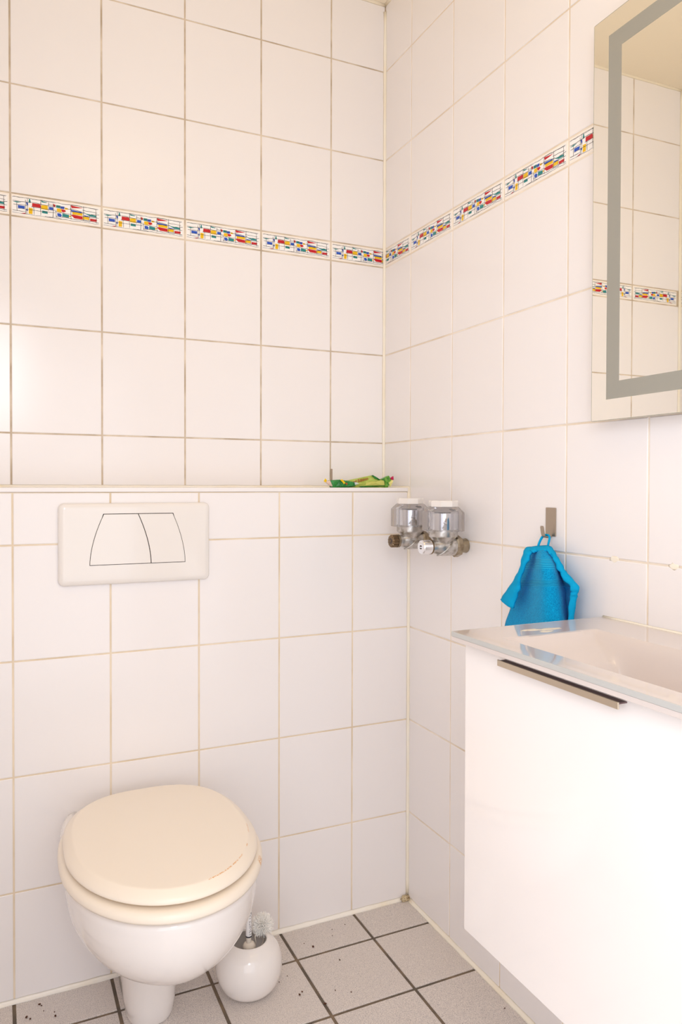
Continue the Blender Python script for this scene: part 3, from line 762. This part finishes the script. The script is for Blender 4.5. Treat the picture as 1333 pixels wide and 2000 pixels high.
# ------------------------------------------------------------------ vanity cabinet, basin, mirror
Y0, Y1 = -0.869, -1.455
van = thing('vanity_cabinet', 'white high-gloss wall-hung vanity cabinet below the basin', 'cabinet', (-0.155, -1.162, 0.39))
for yy in (Y0-0.016, Y1):
    under(box('side_panel', -0.289, -0.0008, yy, yy+0.016, 0.392, 0.8725, m_gloss_lacquer, bev=0.0008), van)
under(box('bottom_panel', -0.289, -0.0008, Y1+0.016, Y0-0.016, 0.392, 0.408, m_gloss_lacquer), van)
under(box('back_panel', -0.012, -0.0008, Y1+0.016, Y0-0.016, 0.408, 0.780, m_gloss_lacquer), van)
door = under(box('drawer_front', -0.310, -0.2895, Y1, Y0, 0.390, 0.8680, m_gloss_lacquer, bev=0.0012), van)
bar = box('edge_handle', -0.3255, -0.3232, -1.2185, -0.976, 0.8552, 0.8645, m_handle, bev=0.0004, seg=1); under(bar, door)
fl = box('handle_flange', -0.3233, -0.3098, -1.2180, -0.9765, 0.8615, 0.8632, mat('shaded_plum_metal', lin(120, 96, 96), 0.5, metal=0.3)); under(fl, door)  # flange coloured dark plum to paint in the shade behind the lip

SX0, SY0, SY1, ST = -0.330, -0.8600, -1.465, 0.887
def basin_mesh():
    nx, ny = 70, 120; V = []; F = []
    X_ = [SX0+(0-0.0008-SX0)*i/nx for i in range(nx+1)]; Yv = [SY0+(SY1-SY0)*j/ny for j in range(ny+1)]
    cx_, hx_ = -0.193, 0.094
    def hgt(x, y):
        u = abs(x-cx_); d1 = hx_-u
        dl = (-0.945-y); dr = (y+1.385)
        def sst(t): t = max(0.0, min(1.0, t)); return t*t*(3-2*t)
        def fast(t): t = max(0.0, min(1.0, t)); return 1-(1-t)**2.6
        f = fast(d1/0.055) if x < cx_ else sst(d1/0.045)
        g = fast(dl/0.03)*0.16+sst(dl/0.11)*0.34+sst((dl-0.06)/0.05)*0.50
        h = sst(dr/0.06)
        r = (f**-1.5 if f > 1e-3 else 1e9), (g**-1.5 if g > 1e-3 else 1e9), (h**-1.5 if h > 1e-3 else 1e9)
        k = (sum(r)-2.0)**(-1/1.5)
        return -0.105*k
    for i in range(nx+1):
        for j in range(ny+1): V.append((X_[i], Yv[j], ST+hgt(X_[i], Yv[j])))
    for i in range(nx):
        for j in range(ny): F.append((i*(ny+1)+j, (i+1)*(ny+1)+j, (i+1)*(ny+1)+j+1, i*(ny+1)+j+1))
    n0 = len(V)
    # outer skirt and underside
    edge = [(0, j) for j in range(ny+1)]+[(i, ny) for i in range(1, nx+1)]+[(nx, j) for j in range(ny-1, -1, -1)]+[(i, 0) for i in range(nx-1, 0, -1)]
    for i, j in edge: V.append((X_[i], Yv[j], ST-0.0135))
    L = len(edge); id_ = lambda i, j: i*(ny+1)+j
    for k in range(L):
        a, b = edge[k], edge[(k+1) % L]
        F.append((id_(*a), id_(*b), n0+(k+1) % L, n0+k))
    me = pyd(V, F); bm = bmesh.new(); bm.from_mesh(me); return bm_me(bm)
basin = thing('wash_basin', 'white slab wash basin with rounded bowl on top of the vanity cabinet', 'basin', (-0.165, -1.162, 0.8735))
under(autosmooth(link('basin_slab', basin_mesh(), m_sink), 40), basin)
under(box('front_edge', SX0-0.0016, SX0-0.0001, SY1, SY0+0.0012, ST-0.0078, ST+0.0002, m_glass_edge, bev=0.0006), basin)
under(box('front_rim', SX0-0.0012, SX0-0.0001, SY1, SY0+0.0011, ST-0.0148, ST-0.0079, m_sink, bev=0.0004), basin)
under(box('side_edge', SX0-0.0001, -0.001, SY0+0.0001, SY0+0.0013, ST-0.0150, ST+0.0002, m_glass_edge, bev=0.0005), basin)
# short overflow bowl hidden in the cabinet is not modelled; a dried drip on the rim is
m_res = mat('dried_residue', lin(226, 216, 198), 0.6)
def smear(name, cx_, cy_, sx, sy, seed):
    rnd = random.Random(seed); n = 22; top = []; 
    ph = [rnd.uniform(0, 6.28) for _ in range(4)]
    ring = [(cx_+sx*math.cos(t)*(1+0.25*math.sin(2*t+ph[0])+0.2*math.sin(5*t+ph[1])), cy_+sy*math.sin(t)*(1+0.25*math.sin(3*t+ph[2])+0.2*math.sin(4*t+ph[3]))) for t in [2*math.pi*k/n for k in range(n)]]
    rings = [[(x, y, ST+0.00002) for x, y in ring], [(cx_+(x-cx_)*0.8, cy_+(y-cy_)*0.8, ST+0.0007) for x, y in ring]]
    o = link(name, loft(rings), m_res, smooth=True); return under(o, basin)
smear('residue_spot', -0.205, -0.905, 0.020, 0.006, 5); smear('residue_spot', -0.170, -0.912, 0.028, 0.006, 6); smear('residue_spot', -0.188, -0.926, 0.012, 0.004, 9)
# silicone bead behind the basin
bd = bead('basin_bead', (-0.0009, SY0+0.001, ST+0.0001), (-0.0009, SY1, ST+0.0001), (-1, 0, 0), (0, 0, 1), 0.0026, m_silicone)
del bd['kind']; under(bd, basin)

MZ0, MZ1 = 1.2448, 1.9515
mir = thing('wall_mirror', 'frameless mirror with a grey frosted border band above the basin', 'mirror', (-0.0375, -1.164, MZ0))
W2 = 0.300
def mb(name, x0, x1, y0, y1, z0, z1, m, bev=0.0):
    o = box(name, x0, x1, y0, y1, z0-MZ0, z1-MZ0, m, bev=bev); o.parent = mir; return o
mb('mirror_glass', -0.0025, 0.0025, -W2, W2, MZ0, MZ1, m_mirror)
bm = bmesh.new()
i0, i1 = 0.0355, 0.0655
y0, y1, z0, z1 = -W2, W2, 0.0, MZ1-MZ0
for a, b, c, d in ((y0+i0, y1-i0, z0+i0, z0+i1), (y0+i0, y1-i0, z1-i1, z1-i0), (y0+i0, y0+i1, z0+i1, z1-i1), (y1-i1, y1-i0, z0+i1, z1-i1)): box_bm(bm, -0.00275, -0.0024, a, b, c, d)
o = link('frosted_band', bm_me(bm), m_frost, mir)
bx = mb('back_box', 0.003, 0.0315, -W2+0.035, W2-0.035, MZ0+0.0025, MZ1-0.03, m_alu)
m_edge = mat('mirror_edge', lin(170, 168, 152), 0.25)
for a, b, c, d in ((W2, W2+0.0009, 0.0, MZ1-MZ0), (-W2-0.0009, -W2, 0.0, MZ1-MZ0), (-W2, W2, -0.0009, 0.0), (-W2, W2, MZ1-MZ0, MZ1-MZ0+0.0009)):
    o = box('glass_edge', -0.0026, 0.0026, a, b, c, d, m_edge); o.parent = mir
mir.rotation_euler = (0, 0, -0.0125)

# ------------------------------------------------------------------ sweet wrapper on the ledge
m_lg = mat('wrapper_light_green', lin(186, 200, 98), 0.28, noise=(60, lin(160, 186, 70), 0.4, 0.65)); m_dg = mat('wrapper_dark_green', lin(46, 140, 62), 0.25, noise=(70, lin(30, 112, 52), 0.45, 0.6))
m_mg = mat('wrapper_magenta', lin(196, 20, 84), 0.3); m_py = mat('wrapper_pale_yellow', lin(236, 230, 150), 0.35); m_wy = mat('wrapper_yellow', lin(244, 208, 24), 0.3)
m_wr = mat('wrapper_red', lin(200, 82, 48), 0.35); m_ww = mat('wrapper_silver', lin(216, 224, 222), 0.3); m_wp = mat('wrapper_pink', lin(230, 204, 190), 0.35); m_mid = mat('wrapper_mid_green', lin(112, 170, 62), 0.28, noise=(90, lin(60, 130, 50), 0.45, 0.6))
wr = thing('sweet_wrapper', 'crumpled green sweet wrapper lying on the tiled ledge near the corner', 'wrapper', (-0.125, -0.09, 1.1208))
def crumple(name, poly, y, m, depth, seed, bul=0.004):
    rnd = random.Random(seed); P = []
    for (a, c), (b, d) in zip(poly, poly[1:]+poly[:1]):
        n = max(1, int(math.hypot(b-a, d-c)/0.011))
        for k in range(n): P.append((a+(b-a)*k/n, c+(d-c)*k/n))
    cx_, cz_ = sum(p[0] for p in P)/len(P), sum(p[1] for p in P)/len(P); N = len(P)
    bm = bmesh.new(); rings = []
    for s, yy, jt in ((1.0, y+depth, 0.0), (1.0, y, 0.0007), (0.72, y-bul*0.7, 0.0014), (0.38, y-bul, 0.0014)):
        rings.append([bm.verts.new((cx_+(x-cx_)*s+rnd.uniform(-1, 1)*jt*0.4, yy+rnd.uniform(-1, 1)*jt, max(1.1210, cz_+(z-cz_)*s))) for x, z in P])
    for r0, r1 in zip(rings, rings[1:]):
        for i in range(N): bm.faces.new((r0[i], r0[(i+1) % N], r1[(i+1) % N], r1[i]))
    c = bm.verts.new((cx_, y-bul*1.1, max(1.1212, cz_))); L = rings[-1]
    for i in range(N): bm.faces.new((L[i], L[(i+1) % N], c))
    bm.faces.new(rings[0][::-1])
    return under(link(name, bm_me(bm), m), wr)
crumple('sleeve', [(-0.1690,1.1210),(-0.1535,1.1401),(-0.0804,1.1544),(-0.0561,1.1424),(-0.0440,1.1442),(-0.0419,1.1210),(-0.0783,1.1210),(-0.1102,1.1210)], -0.085, m_lg, 0.016, 1, 0.003)
crumple('dark_fold', [(-0.0855,1.1537),(-0.0821,1.1550),(-0.0594,1.1427),(-0.0624,1.1412),(-0.0745,1.1449)], -0.0905, m_dg, 0.004, 2, 0.001)
crumple('twisted_end', [(-0.0547,1.1438),(-0.0313,1.1537),(-0.0247,1.1407),(-0.0343,1.1212),(-0.0455,1.1212),(-0.0443,1.1352)], -0.088, m_mid, 0.012, 3, 0.004)
crumple('magenta_tip', [(-0.0267,1.1475),(-0.0185,1.1525),(-0.0164,1.1425),(-0.0238,1.1403)], -0.0885, m_mg, 0.004, 4, 0.003)
crumple('pale_tip', [(-0.0344,1.1335),(-0.0238,1.1425),(-0.0211,1.1385),(-0.0294,1.1230)], -0.0925, m_py, 0.004, 5, 0.002)
crumple('front_fold', [(-0.2131,1.1398),(-0.1856,1.1420),(-0.1606,1.1383),(-0.1412,1.1349),(-0.1392,1.1250),(-0.1606,1.1210),(-0.2065,1.1210)], -0.100, m_dg, 0.020, 6, 0.005)
crumple('yellow_flash', [(-0.1864,1.1413),(-0.1816,1.1430),(-0.1721,1.1330),(-0.1768,1.1299)], -0.1055, m_wy, 0.003, 7, 0.001)
crumple('red_flash', [(-0.1724,1.1322),(-0.1678,1.1339),(-0.1659,1.1296),(-0.1701,1.1282)], -0.1055, m_wr, 0.003, 8, 0.001)
crumple('silver_flash', [(-0.1445,1.1352),(-0.1383,1.1349),(-0.1301,1.1311),(-0.1421,1.1282)], -0.1035, m_ww, 0.004, 9, 0.001)
crumple('pink_end', [(-0.2245,1.1346),(-0.2170,1.1389),(-0.2117,1.1398),(-0.2056,1.1226),(-0.2150,1.1269)], -0.098, m_wp, 0.006, 10, 0.002)
crumple('yellow_tip', [(-0.2302,1.1377),(-0.2259,1.1449),(-0.2214,1.1398),(-0.2251,1.1343)], -0.096, m_wy, 0.003, 11, 0.001)
crumple('pale_panel', [(-0.104,1.1262),(-0.1000,1.1360),(-0.0470,1.1410),(-0.0455,1.1275)], -0.0885, mat('wrapper_lime', lin(206, 206, 110), 0.3), 0.003, 12, 0.001)
crumple('dark_seam', [(-0.122,1.1215),(-0.120,1.1245),(-0.046,1.1262),(-0.045,1.1250)], -0.0905, m_dg, 0.003, 13, 0.0005)
tc_ = bpy.data.curves.new('lettering', 'FONT'); tc_.body = 'Limited Edition'; tc_.size = 0.0115; tc_.align_x = 'RIGHT'; tc_.extrude = 0.00012; tc_.offset = 0.00018
to = bpy.data.objects.new('lettering_source', tc_); COL.objects.link(to); bpy.context.view_layer.update()
tme = bpy.data.meshes.new_from_object(to.evaluated_get(bpy.context.evaluated_depsgraph_get())); bpy.data.objects.remove(to)
tme.materials.clear()
lt = link('lettering', tme, mat('wrapper_print_red', lin(168, 72, 36), 0.5))
lt.location = (-0.0955, -0.0897, 1.1425); lt.rotation_euler = (math.radians(90), math.radians(-13.5), 0); under(lt, wr)

# ------------------------------------------------------------------ crumbs on the floor
m_crumb = mat('brown_crumb', lin(84, 48, 26), 0.8)
CR = [(-0.318,-0.238,3),(-0.333,-0.216,1.2),(-0.208,-0.186,1.4),(-0.247,-0.192,1.2),(-0.257,-0.216,1.3),(-0.28,-0.31,2),(-0.411,-0.383,2.6),(-0.402,-0.376,2),(-0.371,-0.433,3),(-0.333,-0.402,1.5),(-0.303,-0.422,1.6),(-0.413,-0.312,1.2),(-0.437,-0.324,1.3),(-0.962,-0.208,3),(-0.955,-0.216,2.2),(-0.906,-0.229,2.6),(-0.935,-0.177,2.6),(-0.931,-0.182,1.6),(-0.907,-0.214,1.4),(-0.928,-0.201,1.3),(-0.024,-0.606,1.6)]
bm = bmesh.new(); bmesh.ops.create_icosphere(bm, subdivisions=1, radius=0.001)
for v in bm.verts: v.co *= random.uniform(0.75, 1.3)
cme = bm_me(bm); cme.materials.append(m_crumb)
R_, P_ = 'on the back-row floor tile right of the brush pot', 'on the floor right of the round brush pot'
CL = ['largest brown crumb '+R_, 'small crumb just left of the largest one right of the brush pot', 'dark crumb closest to the back wall, right of the brush pot',
      'dark crumb second closest to the back wall, upper one of two', 'dark crumb below the one second closest to the back wall, right of the pot', 'single brown crumb in the middle row of floor tiles, nearest the corner',
      'left crumb of the brown pair on the floor right of the brush pot', 'right crumb of the brown pair on the floor right of the brush pot', 'brown crumb lying on the dark grout line right of the brush pot',
      'left of two brown crumbs near the front joint of the middle floor tile', 'right of two brown crumbs near the front joint of the middle floor tile',
      'tiny dark crumb near the grout crossing beside the brush pot', 'tiny dark crumb touching the right side of the brush pot',
      'large brown crumb at the far left of the floor, left of the toilet', 'small crumb just right of the large brown crumb left of the toilet',
      'brown crumb nearest the toilet foot on the left floor tile', 'black crumb closest to the back wall on the left floor tile', 'tiny crumb just right of the black crumb on the left floor tile',
      'tiny crumb behind the brown crumb nearest the toilet foot on the left tile', 'tiny crumb in the middle of the left floor tile', 'lone dark speck on the floor tile under the vanity cabinet']
ci = 0
for x, y, r in CR:
    o = link('crumb', cme, loc=(x, y, 0.0007*r)); o.scale = (r*1.15, r*0.9, r*0.7); o.rotation_euler = (0, 0, random.uniform(0, 6))
    o['label'] = CL[ci]; ci += 1; o['category'] = 'crumb'; o['group'] = 'crumbs on the floor tiles'
